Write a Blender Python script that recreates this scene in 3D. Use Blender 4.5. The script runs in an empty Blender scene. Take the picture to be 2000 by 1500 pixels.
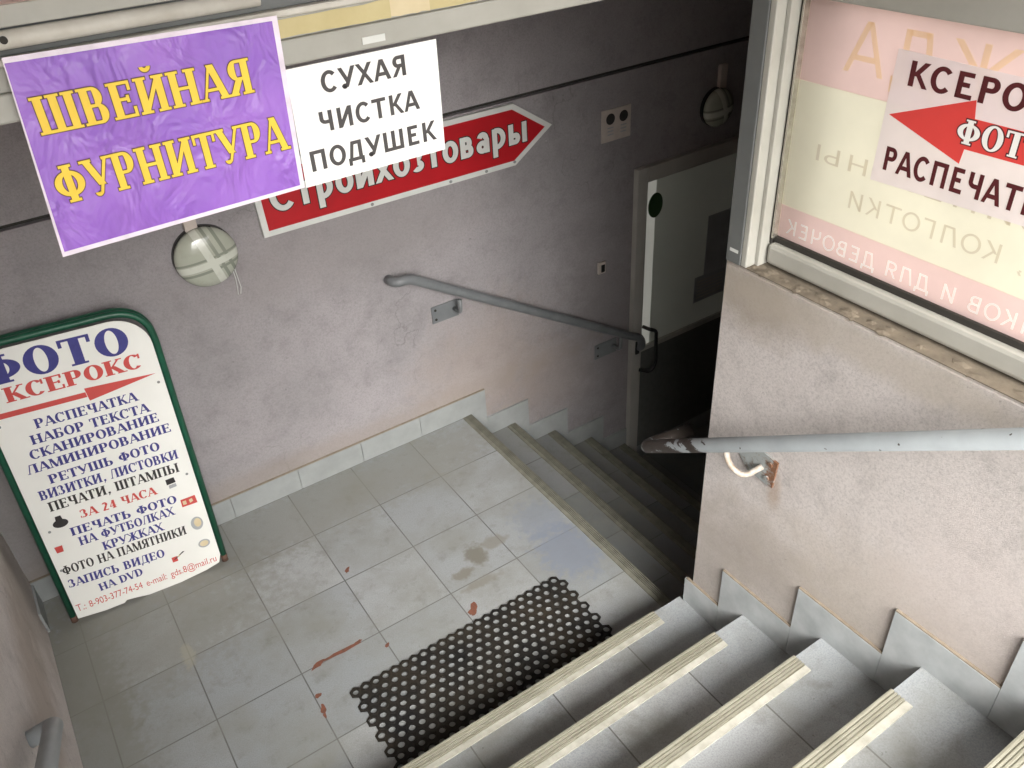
import bpy, bmesh, math, random
from mathutils import Vector, Matrix
random.seed(4)
sc = bpy.context.scene
PI = math.pi

# ------------------------------------------------------------------ camera, sky, sun, exposure
cam = bpy.data.cameras.new("camera"); co = bpy.data.objects.new("camera", cam); sc.collection.objects.link(co)
RX, RY, RZ = ((0.8306480, -0.5543393, -0.0522674), (-0.3571185, -0.4583873, -0.8138473), (0.4271888, 0.6946863, -0.5787233))
co.matrix_world = Matrix(((RX[0], -RY[0], -RZ[0], 0.31588), (RX[1], -RY[1], -RZ[1], -1.67337), (RX[2], -RY[2], -RZ[2], 2.47095), (0, 0, 0, 1)))
cam.sensor_width = 36; cam.sensor_fit = 'HORIZONTAL'; cam.lens = 29.6389; cam.clip_start = 0.02; cam.clip_end = 500
sc.camera = co
SUN_EL, SUN_AZ = math.radians(40), math.radians(196)      # azimuth measured from +y (north) clockwise
w = bpy.data.worlds.new("World"); sc.world = w; w.use_nodes = True
nt = w.node_tree; bg = nt.nodes['Background']
sky = nt.nodes.new('ShaderNodeTexSky'); sky.sky_type = 'NISHITA'; sky.sun_disc = False
sky.sun_elevation = SUN_EL; sky.sun_rotation = SUN_AZ; sky.air_density = 1.0; sky.dust_density = 6.0; sky.ozone_density = 0.6
hs = nt.nodes.new('ShaderNodeHueSaturation'); hs.inputs['Saturation'].default_value = 0.22
nt.links.new(sky.outputs[0], hs.inputs['Color']); nt.links.new(hs.outputs[0], bg.inputs[0]); bg.inputs[1].default_value = 0.15
sl = bpy.data.lights.new("sun", 'SUN'); so = bpy.data.objects.new("sun", sl); sc.collection.objects.link(so)
sl.energy = 1.5; sl.angle = math.radians(50); sl.color = (1, .97, .93)
sd = Vector((math.sin(SUN_AZ) * math.cos(SUN_EL), math.cos(SUN_AZ) * math.cos(SUN_EL), math.sin(SUN_EL)))
so.rotation_euler = sd.to_track_quat('Z', 'Y').to_euler(); so.location = (0, -8, 9)
sc.view_settings.view_transform = 'Standard'; sc.view_settings.look = 'None'; sc.view_settings.exposure = 1.9; sc.view_settings.gamma = 1
sc.render.engine = 'CYCLES'; sc.cycles.max_bounces = 10; sc.cycles.diffuse_bounces = 6; sc.cycles.transmission_bounces = 8
sc.cycles.use_denoising = True; sc.cycles.sample_clamp_indirect = 8

# ------------------------------------------------------------------ materials
class NB:
    def __init__(s, name):
        s.m = bpy.data.materials.new(name); s.m.use_nodes = True; s.t = s.m.node_tree; s.p = s.t.nodes['Principled BSDF']
        s.tc = s.n('ShaderNodeTexCoord').outputs['Object']
    def n(s, k, **kw):
        x = s.t.nodes.new(k)
        for a, b in kw.items(): setattr(x, a, b)
        return x
    def l(s, a, b): s.t.links.new(a, b)
    def noise(s, scale, detail=5, rough=.6, stretch=None, dist=0, vec=None):
        x = s.n('ShaderNodeTexNoise'); x.inputs['Scale'].default_value = scale; x.inputs['Detail'].default_value = detail
        x.inputs['Roughness'].default_value = rough; x.inputs['Distortion'].default_value = dist
        v = vec or s.tc
        if stretch:
            mp = s.n('ShaderNodeMapping'); mp.inputs['Scale'].default_value = stretch; s.l(v, mp.inputs['Vector']); v = mp.outputs[0]
        s.l(v, x.inputs['Vector']); return x.outputs['Fac']
    def ramp(s, f, a, b, lo=0., hi=1.):
        x = s.n('ShaderNodeMapRange'); x.inputs['From Min'].default_value = a; x.inputs['From Max'].default_value = b
        x.inputs['To Min'].default_value = lo; x.inputs['To Max'].default_value = hi
        s.l(f, x.inputs['Value']); return x.outputs[0]
    def math(s, op, a, b=None):
        x = s.n('ShaderNodeMath', operation=op)
        for i, v in enumerate((a, b)):
            if v is None: continue
            if isinstance(v, (int, float)): x.inputs[i].default_value = v
            else: s.l(v, x.inputs[i])
        return x.outputs[0]
    def mix(s, f, a, b, mode='MIX'):
        x = s.n('ShaderNodeMix', data_type='RGBA', blend_type=mode)
        if isinstance(f, (int, float)): x.inputs[0].default_value = f
        else: s.l(f, x.inputs[0])
        for i, v in ((6, a), (7, b)):
            if isinstance(v, tuple): x.inputs[i].default_value = (*v, 1)
            else: s.l(v, x.inputs[i])
        return x.outputs[2]
    def xyz(s):
        x = s.n('ShaderNodeSeparateXYZ'); s.l(s.tc, x.inputs[0]); return x.outputs
    def blob(s, c, r, wob=.5, scale=14, soft=.5):
        """mask 1 inside an irregular patch round c (metres, object space)"""
        mp = s.n('ShaderNodeMapping'); mp.vector_type = 'TEXTURE'; mp.inputs['Location'].default_value = c; mp.inputs['Scale'].default_value = r
        s.l(s.tc, mp.inputs['Vector'])
        ln = s.n('ShaderNodeVectorMath', operation='LENGTH'); s.l(mp.outputs[0], ln.inputs[0])
        f = s.math('ADD', ln.outputs['Value'], s.math('MULTIPLY', s.math('SUBTRACT', s.noise(scale, 5, .65), .5), wob * 2))
        return s.ramp(f, 1 + soft, 1 - soft * .4)
    def bump(s, h, strength=.3, dist=.01):
        x = s.n('ShaderNodeBump'); x.inputs['Strength'].default_value = strength; x.inputs['Distance'].default_value = dist
        s.l(h, x.inputs['Height']); 
        prev = s.p.inputs['Normal'].links
        if prev: s.l(prev[0].from_socket, x.inputs['Normal'])
        s.l(x.outputs[0], s.p.inputs['Normal'])
    def done(s, col, rough=.6, metal=0, spec=.5):
        if isinstance(col, tuple): s.p.inputs['Base Color'].default_value = (*col, 1)
        else: s.l(col, s.p.inputs['Base Color'])
        if isinstance(rough, (int, float)): s.p.inputs['Roughness'].default_value = rough
        else: s.l(rough, s.p.inputs['Roughness'])
        s.p.inputs['Metallic'].default_value = metal; s.p.inputs['Specular IOR Level'].default_value = spec
        return s.m

def simple(name, col, col2=None, rough=.5, metal=0, scale=30, bump=0, spec=.5, bscale=150):
    b = NB(name); col2 = col2 or tuple(c * .8 for c in col)
    c = b.mix(b.ramp(b.noise(scale, 6), .35, .7), col, col2)
    if bump: b.bump(b.noise(bscale, 3), bump, .002)
    return b.done(c, rough, metal, spec)

def plaster(name, base, var, gran, stains):
    b = NB(name)
    c = b.mix(b.ramp(b.noise(2.2, 6, .6), .35, .68), base, var)
    c = b.mix(b.ramp(b.noise(9, 9, .78), .5, .72, 0, .5), c, tuple(v * .62 for v in base))
    c = b.mix(b.ramp(b.noise(150, 5, .88), .46, .64, 0, .5 * gran), c, tuple(v * .5 for v in base))
    c = b.mix(b.math('MULTIPLY', b.ramp(b.noise(4.5, 8, .72), .48, .72), b.ramp(b.noise(60, 5, .8), .4, .62, 0, .55 * gran)), c, tuple(v * .46 for v in base))   # sooty smudges
    c = b.mix(b.ramp(b.noise(34, 3, .5), .745, .77, 0, .6), c, tuple(v * .3 for v in base))       # small dark chips
    c = b.mix(b.ramp(b.noise(5, 4, .6, (1, 1, .12)), .6, .8, 0, .28), c, tuple(v * .6 for v in base))  # faint vertical streaks
    c = b.mix(b.ramp(b.noise(42, 4, .6, (1, 1, .55)), .73, .745, 0, .55), c, tuple(min(.8, v * 1.45) for v in base))            # pale scuffs where the paint is knocked off
    cr = b.n('ShaderNodeTexVoronoi', feature='DISTANCE_TO_EDGE'); cr.inputs['Scale'].default_value = 1.7
    vm = b.n('ShaderNodeVectorMath', operation='ADD'); nz = b.n('ShaderNodeTexNoise'); nz.inputs['Scale'].default_value = 5; nz.inputs['Detail'].default_value = 6; b.l(b.tc, nz.inputs['Vector'])
    sc_ = b.n('ShaderNodeVectorMath', operation='SCALE'); sc_.inputs['Scale'].default_value = .35; b.l(nz.outputs['Color'], sc_.inputs[0]); b.l(b.tc, vm.inputs[0]); b.l(sc_.outputs[0], vm.inputs[1]); b.l(vm.outputs[0], cr.inputs['Vector'])
    hair = b.math('MULTIPLY', b.ramp(cr.outputs['Distance'], .006, .001), b.ramp(b.noise(2.3, 3), .54, .6, 0, .5))
    c = b.mix(hair, c, tuple(v * .45 for v in base))                                                                      # hairline cracks here and there
    for (p, r, col, k) in stains:
        c = b.mix(b.math('MULTIPLY', b.blob(p, r, .9, 11, .8), k), c, col)
    b.bump(b.noise(380, 4, .8), .8 * gran, .004); b.bump(b.noise(16, 4), .18, .01)
    return b.done(c, .88, 0, .25)

def tile(name, rows, stains=(), joint=(.085, .085, .078), rot=False, off=(0, 0, 0), k=1.0, cool=1.0):
    b = NB(name)
    mp = b.n('ShaderNodeMapping'); b.l(b.tc, mp.inputs['Vector']); mp.inputs['Location'].default_value = off
    if rot == 'x': mp.inputs['Rotation'].default_value = (PI / 2, 0, 0)
    if rot == 'y': mp.inputs['Rotation'].default_value = (PI / 2, 0, PI / 2)
    br = b.n('ShaderNodeTexBrick'); br.offset = 0; br.squash = 1
    for a, v in (('Scale', 1), ('Brick Width', .3), ('Row Height', rows), ('Mortar Size', .0025), ('Mortar Smooth', .25), ('Bias', 0)): br.inputs[a].default_value = v
    br.inputs['Color1'].default_value = (.285 * k, .305 * k, .312 * k * cool, 1); br.inputs['Color2'].default_value = (.40 * k, .412 * k, .41 * k * cool, 1); br.inputs['Mortar'].default_value = (*joint, 1)
    b.l(mp.outputs[0], br.inputs['Vector'])
    c = b.mix(b.ramp(b.noise(240, 4, .8), .42, .68, 0, .6), br.outputs['Color'], (.17, .18, .19))
    c = b.mix(b.ramp(b.noise(3.1, 7, .65), .42, .66, 0, .8), c, (.225, .228, .205))
    c = b.mix(b.ramp(b.noise(13, 6, .7), .54, .74, 0, .6), c, (.165, .165, .145))
    c = b.mix(b.ramp(b.noise(60, 4, .7), .66, .72, 0, .55), c, (.1, .095, .085))
    for (p, r, col, kk) in stains:
        c = b.mix(b.math('MULTIPLY', b.blob(p, r, 1.3, 30, .45), kk), c, col)
    b.bump(br.outputs['Fac'], -.5, .002); b.bump(b.noise(220, 2), .08, .002)
    return b.done(c, b.ramp(b.noise(8, 5), .3, .7, .38, .6), 0, .4)

M = {}
M['wall_far'] = plaster('lilac_plaster', (.375, .35, .358), (.31, .292, .299), .95,
    [((1.95, 1.21, .22), (.28, .2, .25), (.34, .275, .235), .45), ((2.3, 1.21, .0), (.22, .2, .16), (.33, .27, .24), .4), ((.95, 1.21, .13), (1.1, .2, .05), (.30, .255, .22), .5), ((.0, 1.21, .5), (.25, .3, .5), (.25, .235, .22), .5),
     ((1.35, 1.21, 1.05), (.5, .2, .12), (.28, .255, .25), .4), ((2.75, 1.21, .2), (.25, .2, .5), (.22, .2, .2), .5)])
M['wall_right'] = plaster('pink_plaster', (.63, .59, .57), (.57, .53, .505), 1.25,
    [((1.78, -.75, .52), (.2, .3, .12), (.43, .385, .34), .5), ((1.78, -1.05, .72), (.2, .32, .15), (.48, .425, .36), .5), ((1.78, -.42, .38), (.2, .12, .22), (.40, .36, .32), .55),
     ((1.78, -.55, .62), (.2, .14, .1), (.34, .3, .26), .4), ((1.78, -.612, .875), (.2, .016, .04), (.36, .25, .17), .5), ((1.78, -.46, 1.40), (.2, .12, .07), (.34, .29, .23), .7), ((1.78, -.8, 1.42), (.2, .4, .04), (.46, .41, .34), .55), ((1.78, -1.2, .9), (.2, .2, .2), (.58, .51, .48), .4)])
M['wall_left'] = plaster('left_plaster', (.74, .685, .65), (.66, .605, .57), .9,
    [((-.1, .5, .35), (.2, .4, .12), (.38, .31, .25), .6), ((-.1, 1.0, .25), (.2, .25, .2), (.33, .29, .25), .6)])
M['ledge'] = simple('dirty_ledge', (.21, .175, .13), (.12, .10, .075), .9, scale=22, bump=.8, bscale=90)
M['floor_tile'] = tile('floor_tile', .3, [((1.69, .22, 0), (.10, .13, .2), (.19, .22, .29), .6), ((1.70, .42, 0), (.09, .1, .2), (.2, .23, .29), .45),
    ((1.38, .41, 0), (.035, .05, .2), (.16, .15, .12), .85), ((1.29, .355, 0), (.04, .02, .2), (.19, .18, .15), .85), ((1.47, .43, 0), (.05, .03, .2), (.2, .19, .16), .7), ((1.33, .28, 0), (.07, .018, .2), (.2, .19, .16), .7),
    ((.1, .8, 0), (.5, .25, .2), (.215, .213, .185), .5), ((-.05, .5, 0), (.12, .7, .2), (.2, .198, .17), .6), ((.9, 1.05, 0), (1.0, .15, .2), (.235, .233, .205), .5), ((.295, .616, 0), (.018, .05, .2), (.34, .325, .26), .6)])
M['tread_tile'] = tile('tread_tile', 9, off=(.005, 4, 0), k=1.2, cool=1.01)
M['lower_tile_shaded'] = tile('lower_tile_shaded', 9, off=(0, 4, 0), k=.6)  # darker copy of the step tile; the lower flight's shade is in its colour
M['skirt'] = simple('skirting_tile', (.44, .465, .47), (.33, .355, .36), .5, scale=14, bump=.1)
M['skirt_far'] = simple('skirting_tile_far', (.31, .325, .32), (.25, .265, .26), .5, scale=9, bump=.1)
M['skirt_edge'] = simple('skirting_edge', (.27, .225, .17), (.2, .165, .12), .9, scale=40)
M['earth'] = simple('grout', (.30, .26, .2), None, .95)
M['patch'] = simple('exposed_red', (.21, .075, .045), (.13, .06, .04), .9, scale=80, bump=.5)
def nosing_mat():
    b = NB('ridged_nosing')
    c = b.mix(b.ramp(b.noise(6, 5, .6, (1, 1, 1)), .3, .7), (.40, .39, .315), (.27, .262, .205))
    c = b.mix(b.ramp(b.noise(40, 5, .7, (.15, 6, 1)), .48, .7, 0, .75), c, (.16, .145, .09))
    c = b.mix(b.ramp(b.noise(90, 3, .6), .6, .75, 0, .5), c, (.12, .11, .08))
    return b.done(c, .6)
M['nosing'] = nosing_mat()
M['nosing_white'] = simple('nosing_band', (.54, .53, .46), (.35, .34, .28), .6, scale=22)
M['nosing_low'] = simple('nosing_shaded', (.21, .207, .165), (.13, .128, .10), .6, scale=20)  # darker nosing copy, with the shade of the lower flight put into the colour
M['rail'] = simple('grey_paint', (.17, .18, .185), (.13, .14, .145), .38, scale=12, bump=.06, spec=.5)
M['rail_light'] = simple('light_grey_paint', (.30, .325, .335), (.25, .27, .275), .38, scale=12, bump=.06)
def worn():
    b = NB('worn_grey_paint'); x, y, z = b.xyz()
    c = b.mix(b.ramp(b.noise(12, 5), .35, .7), (.26, .285, .295), (.22, .24, .25))
    lim = b.ramp(y, -.48, -.40, .76, .47)
    m = b.math('MAXIMUM', b.math('GREATER_THAN', b.noise(22, 6, .65, (1, .3, 1)), lim), b.math('GREATER_THAN', b.noise(30, 3, .5), .69))
    c = b.mix(m, c, (.035, .028, .024))
    b.bump(m, -.3, .002)
    return b.done(c, b.ramp(b.noise(30, 4), .3, .7, .42, .62), 0, .4)
M['rail_worn'] = worn()
def rusty():
    b = NB('rusty_plate'); x, y, z = b.xyz()
    m = b.ramp(b.math('ADD', b.noise(28, 6, .7), b.ramp(y, -.54, -.62, -.12, .2)), .5, .62)
    c = b.mix(m, (.25, .27, .265), (.15, .07, .035)); c = b.mix(b.ramp(b.noise(60, 4), .55, .7, 0, .7), c, (.1, .055, .03))
    b.bump(b.noise(80, 4), .5, .003)
    return b.done(c, .75)
M['rust'] = rusty()
M['white_metal'] = simple('white_enamel', (.62, .60, .54), (.5, .47, .41), .35, scale=16, bump=.03)
M['old_white'] = simple('chipped_white_paint', (.40, .38, .35), (.27, .2, .14), .5, scale=45, bump=.2)
M['alu'] = simple('grey_aluminium', (.40, .395, .355), (.34, .335, .295), .42, .0, scale=8, bump=.03)
M['alu_dark'] = simple('grey_profile', (.13, .138, .135), (.11, .118, .115), .5, scale=8)
M['bounce_cut_dark'] = simple('bounce_cut_dark', (.10, .09, .085), (.07, .065, .06), .9, scale=4)  # for the unseen return walls, made dark to cut bounce onto the lower steps
M['gap'] = simple('dark_gap', (.03, .027, .022), None, .8)
M['bead'] = simple('metal_bead', (.6, .58, .5), (.4, .38, .33), .25, .8, scale=40)
M['tape'] = simple('yellowed_tape', (.56, .48, .25), (.48, .40, .19), .45, scale=9)
M['tape_pale'] = simple('torn_tape', (.68, .58, .38), (.6, .5, .3), .6, scale=12)
M['black'] = simple('black_print', (.03, .027, .027), None, .5)
M['ink'] = simple('dark_print', (.06, .055, .055), None, .45)
M['paper'] = simple('white_paper', (.92, .915, .88), (.90, .895, .86), .45, scale=3)
def laminated():
    b = NB('purple_laminate')
    c = b.mix(b.ramp(b.noise(7, 4, .5), .35, .7), (.235, .075, .52), (.33, .125, .60))
    b.p.inputs['Coat Weight'].default_value = 1; b.p.inputs['Coat Roughness'].default_value = .06
    b.bump(b.noise(10, 3, .5, (1.3, 1, .9), .8), .75, .04); b.bump(b.noise(4, 1, .4), .9, .08); b.bump(b.noise(30, 2, .5, (2, 1, .5)), .15, .01)
    return b.done(c, .35)
M['purple'] = laminated()
M['yellow'] = simple('yellow_print', (.88, .62, .05), (.84, .56, .04), .35)
M['border'] = simple('poster_border', (.85, .76, .86), None, .4)
M['outline'] = simple('brown_outline', (.10, .04, .03), None, .5)
M['red_sign'] = simple('red_sign_face', (.45, .012, .018), (.37, .01, .015), .4, scale=5)
M['sign_white'] = simple('sign_white', (.66, .67, .64), (.58, .6, .57), .45, scale=10)
M['green'] = simple('green_paint', (.012, .10, .055), (.01, .07, .04), .38, scale=20, bump=.08)
M['rusty_foot'] = simple('rust_foot', (.12, .065, .045), None, .8)
M['board'] = simple('board_white', (.84, .845, .80), (.79, .795, .75), .45, scale=5)
M['blue'] = simple('blue_print', (.04, .038, .20), (.05, .05, .24), .5, scale=60)
M['red'] = simple('red_print', (.60, .075, .065), (.52, .07, .06), .5)
M['rubber'] = simple('black_rubber', (.010, .010, .010), (.032, .026, .018), .75, scale=6, bump=.3, spec=.25)
M['glass_lamp'] = None
def lamp_glass():
    b = NB('lamp_glass'); x, y, z = b.xyz()
    def band(e, o, wd): return b.math('LESS_THAN', b.math('ABSOLUTE', b.math('SUBTRACT', e, o)), wd)
    u = b.math('ADD', b.math('MULTIPLY', x, .96), b.math('MULTIPLY', z, .28)); v = b.math('SUBTRACT', b.math('MULTIPLY', z, .96), b.math('MULTIPLY', x, .1))
    m = b.math('MAXIMUM', band(u, .005, .013), band(v, -.012, .012))
    d = b.math('MAXIMUM', b.math('MAXIMUM', band(u, .033, .006), band(v, -.036, .005)), b.math('MAXIMUM', band(v, .008, .004), band(u, .062, .006)))
    c = b.mix(d, (.40, .42, .35), (.24, .26, .215)); c = b.mix(m, c, (.58, .60, .53))
    c = b.mix(b.ramp(b.noise(20, 4), .5, .75, 0, .4), c, (.3, .3, .25))
    return b.done(c, .12, 0, .6)
M['glass_lamp'] = lamp_glass()
M['plastic'] = simple('cream_plastic', (.55, .49, .44), (.48, .42, .38), .5)
M['dark_plastic'] = simple('black_plastic', (.02, .02, .02), None, .35)
M['door'] = simple('grey_green_door', (.46, .45, .41), (.40, .39, .355), .5, scale=6)
M['door_dark'] = simple('dark_door_panel', (.15, .155, .14), None, .45)
M['door_film'] = simple('frosted_film', (.64, .68, .60), (.59, .63, .55), .3, scale=4)
M['door_clear'] = simple('pale_glass_strip', (.9, .9, .85), (.84, .85, .8), .2, scale=4)
M['sheet'] = simple('grey_sheet', (.40, .42, .43), (.32, .34, .35), .6, scale=8)
M['green_sticker'] = simple('green_sticker', (.03, .07, .025), None, .4)
M['concrete'] = simple('concrete', (.35, .34, .32), (.27, .26, .25), .9, scale=5, bump=.3, bscale=40)
M['roof'] = simple('roof_panel', (.30, .28, .255), (.26, .245, .22), .8, scale=3)
M['pave'] = simple('pavement', (.34, .33, .31), (.27, .265, .25), .9, scale=2, bump=.3, bscale=40)
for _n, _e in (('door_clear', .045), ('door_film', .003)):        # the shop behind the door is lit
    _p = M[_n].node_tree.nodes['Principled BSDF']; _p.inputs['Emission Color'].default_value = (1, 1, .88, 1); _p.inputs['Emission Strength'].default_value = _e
def sheet_mat(name, col, tr):
    b = NB(name); df = b.n('ShaderNodeBsdfDiffuse'); t = b.n('ShaderNodeBsdfTranslucent'); mx = b.n('ShaderNodeMixShader')
    c = b.mix(b.ramp(b.noise(6, 4), .35, .7), col, tuple(v * .94 for v in col))
    b.l(c, df.inputs[0]); b.l(c, t.inputs[0]); mx.inputs[0].default_value = tr
    b.l(df.outputs[0], mx.inputs[1]); b.l(t.outputs[0], mx.inputs[2]); b.l(mx.outputs[0], b.t.nodes['Material Output'].inputs[0])
    return b.m
M['ban'] = sheet_mat('banner_cream', (.97, .945, .83), .88)
M['ban_pink'] = sheet_mat('banner_pink', (.95, .81, .77), .86)
M['ban_txt'] = sheet_mat('banner_grey_letters', (.80, .75, .66), .75)
M['ban_light'] = sheet_mat('banner_pale_letters', (1.1, 1.22, 1.2), .92)
M['ban_gold'] = sheet_mat('banner_gold_letters', (.98, .87, .66), .8)
M['frost'] = sheet_mat('frosted_pane', (.85, .85, .82), .7)
M['copy_paper'] = sheet_mat('copy_paper', (.97, .92, .92), .42)
M['copy_red'] = sheet_mat('copy_red', (.85, .10, .09), .3)
M['copy_ink'] = simple('copy_ink', (.10, .012, .015), None, .5)

# ------------------------------------------------------------------ mesh helpers
def link(name, bm, mat, parent=None, smooth=False):
    bmesh.ops.recalc_face_normals(bm, faces=bm.faces[:]) if smooth != 'keep' else None
    me = bpy.data.meshes.new(name); bm.to_mesh(me); bm.free()
    o = bpy.data.objects.new(name, me); sc.collection.objects.link(o)
    for m in (mat if isinstance(mat, list) else [mat]): me.materials.append(M[m])
    if smooth is True:
        for p in me.polygons: p.use_smooth = True
    if parent: o.parent = parent
    return o
def tag(o, label=None, cat=None, group=None, kind=None):
    if label: o['label'] = label
    if cat: o['category'] = cat
    if group: o['group'] = group
    if kind or label: o['kind'] = kind or 'thing'
    return o
def empty(name, label, cat, group=None):
    o = bpy.data.objects.new(name, None); sc.collection.objects.link(o); o.empty_display_size = .05
    return tag(o, label, cat, group)
def box(bm, x0, x1, y0, y1, z0, z1, bev=0, mi=0):
    v = [bm.verts.new((x, y, z)) for x in (x0, x1) for y in (y0, y1) for z in (z0, z1)]
    fs = [bm.faces.new([v[i] for i in q]) for q in ((0, 1, 3, 2), (4, 6, 7, 5), (0, 4, 5, 1), (2, 3, 7, 6), (0, 2, 6, 4), (1, 5, 7, 3))]
    for f in fs: f.material_index = mi
    if bev:
        es = list({e for f in fs for e in f.edges})
        r = bmesh.ops.bevel(bm, geom=es, offset=bev, segments=2, affect='EDGES', profile=.5)
        for f in r['faces']: f.material_index = mi
def prism(bm, pts, n):
    """closed prism: polygon pts (3-D) pushed along vector n"""
    a = [bm.verts.new(p) for p in pts]; b = [bm.verts.new(Vector(p) + Vector(n)) for p in pts]
    bm.faces.new(a); bm.faces.new(b[::-1])
    for i in range(len(a)):
        j = (i + 1) % len(a); bm.faces.new((a[j], a[i], b[i], b[j]))
def tube(bm, pts, r, seg=18, cap=True, radii=None):
    pts = [Vector(p) for p in pts]; rings = []; nrm = None
    for i, p in enumerate(pts):
        t = (pts[min(i + 1, len(pts) - 1)] - pts[max(i - 1, 0)]).normalized()
        if nrm is None:
            nrm = t.orthogonal().normalized()
        nrm = (nrm - t * nrm.dot(t)).normalized(); bn = t.cross(nrm)
        rr = radii[i] if radii else r
        rings.append([bm.verts.new(p + (nrm * math.cos(a) + bn * math.sin(a)) * rr) for a in [2 * PI * k / seg for k in range(seg)]])
    for A, B in zip(rings, rings[1:]):
        for k in range(seg): bm.faces.new((A[k], A[(k + 1) % seg], B[(k + 1) % seg], B[k]))
    if cap: bm.faces.new(rings[0][::-1]); bm.faces.new(rings[-1])
def fillet(pts, r, n=8):
    pts = [Vector(p) for p in pts]; out = [pts[0]]
    for a, b, c in zip(pts, pts[1:], pts[2:]):
        u = (a - b).normalized(); v = (c - b).normalized(); d = min(r, (a - b).length * .49, (c - b).length * .49)
        p0, p1 = b + u * d, b + v * d
        for k in range(n + 1):
            t = k / n; out.append(p0 * (1 - t) ** 2 + b * 2 * t * (1 - t) + p1 * t * t)
    out.append(pts[-1]); return out
def disc(bm, c, u, v, ru, rv, th, seg=24):
    c, u, v = Vector(c), Vector(u), Vector(v); n = u.cross(v).normalized()
    prism(bm, [c + u * ru * math.cos(2 * PI * k / seg) + v * rv * math.sin(2 * PI * k / seg) for k in range(seg)], n * th)

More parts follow.
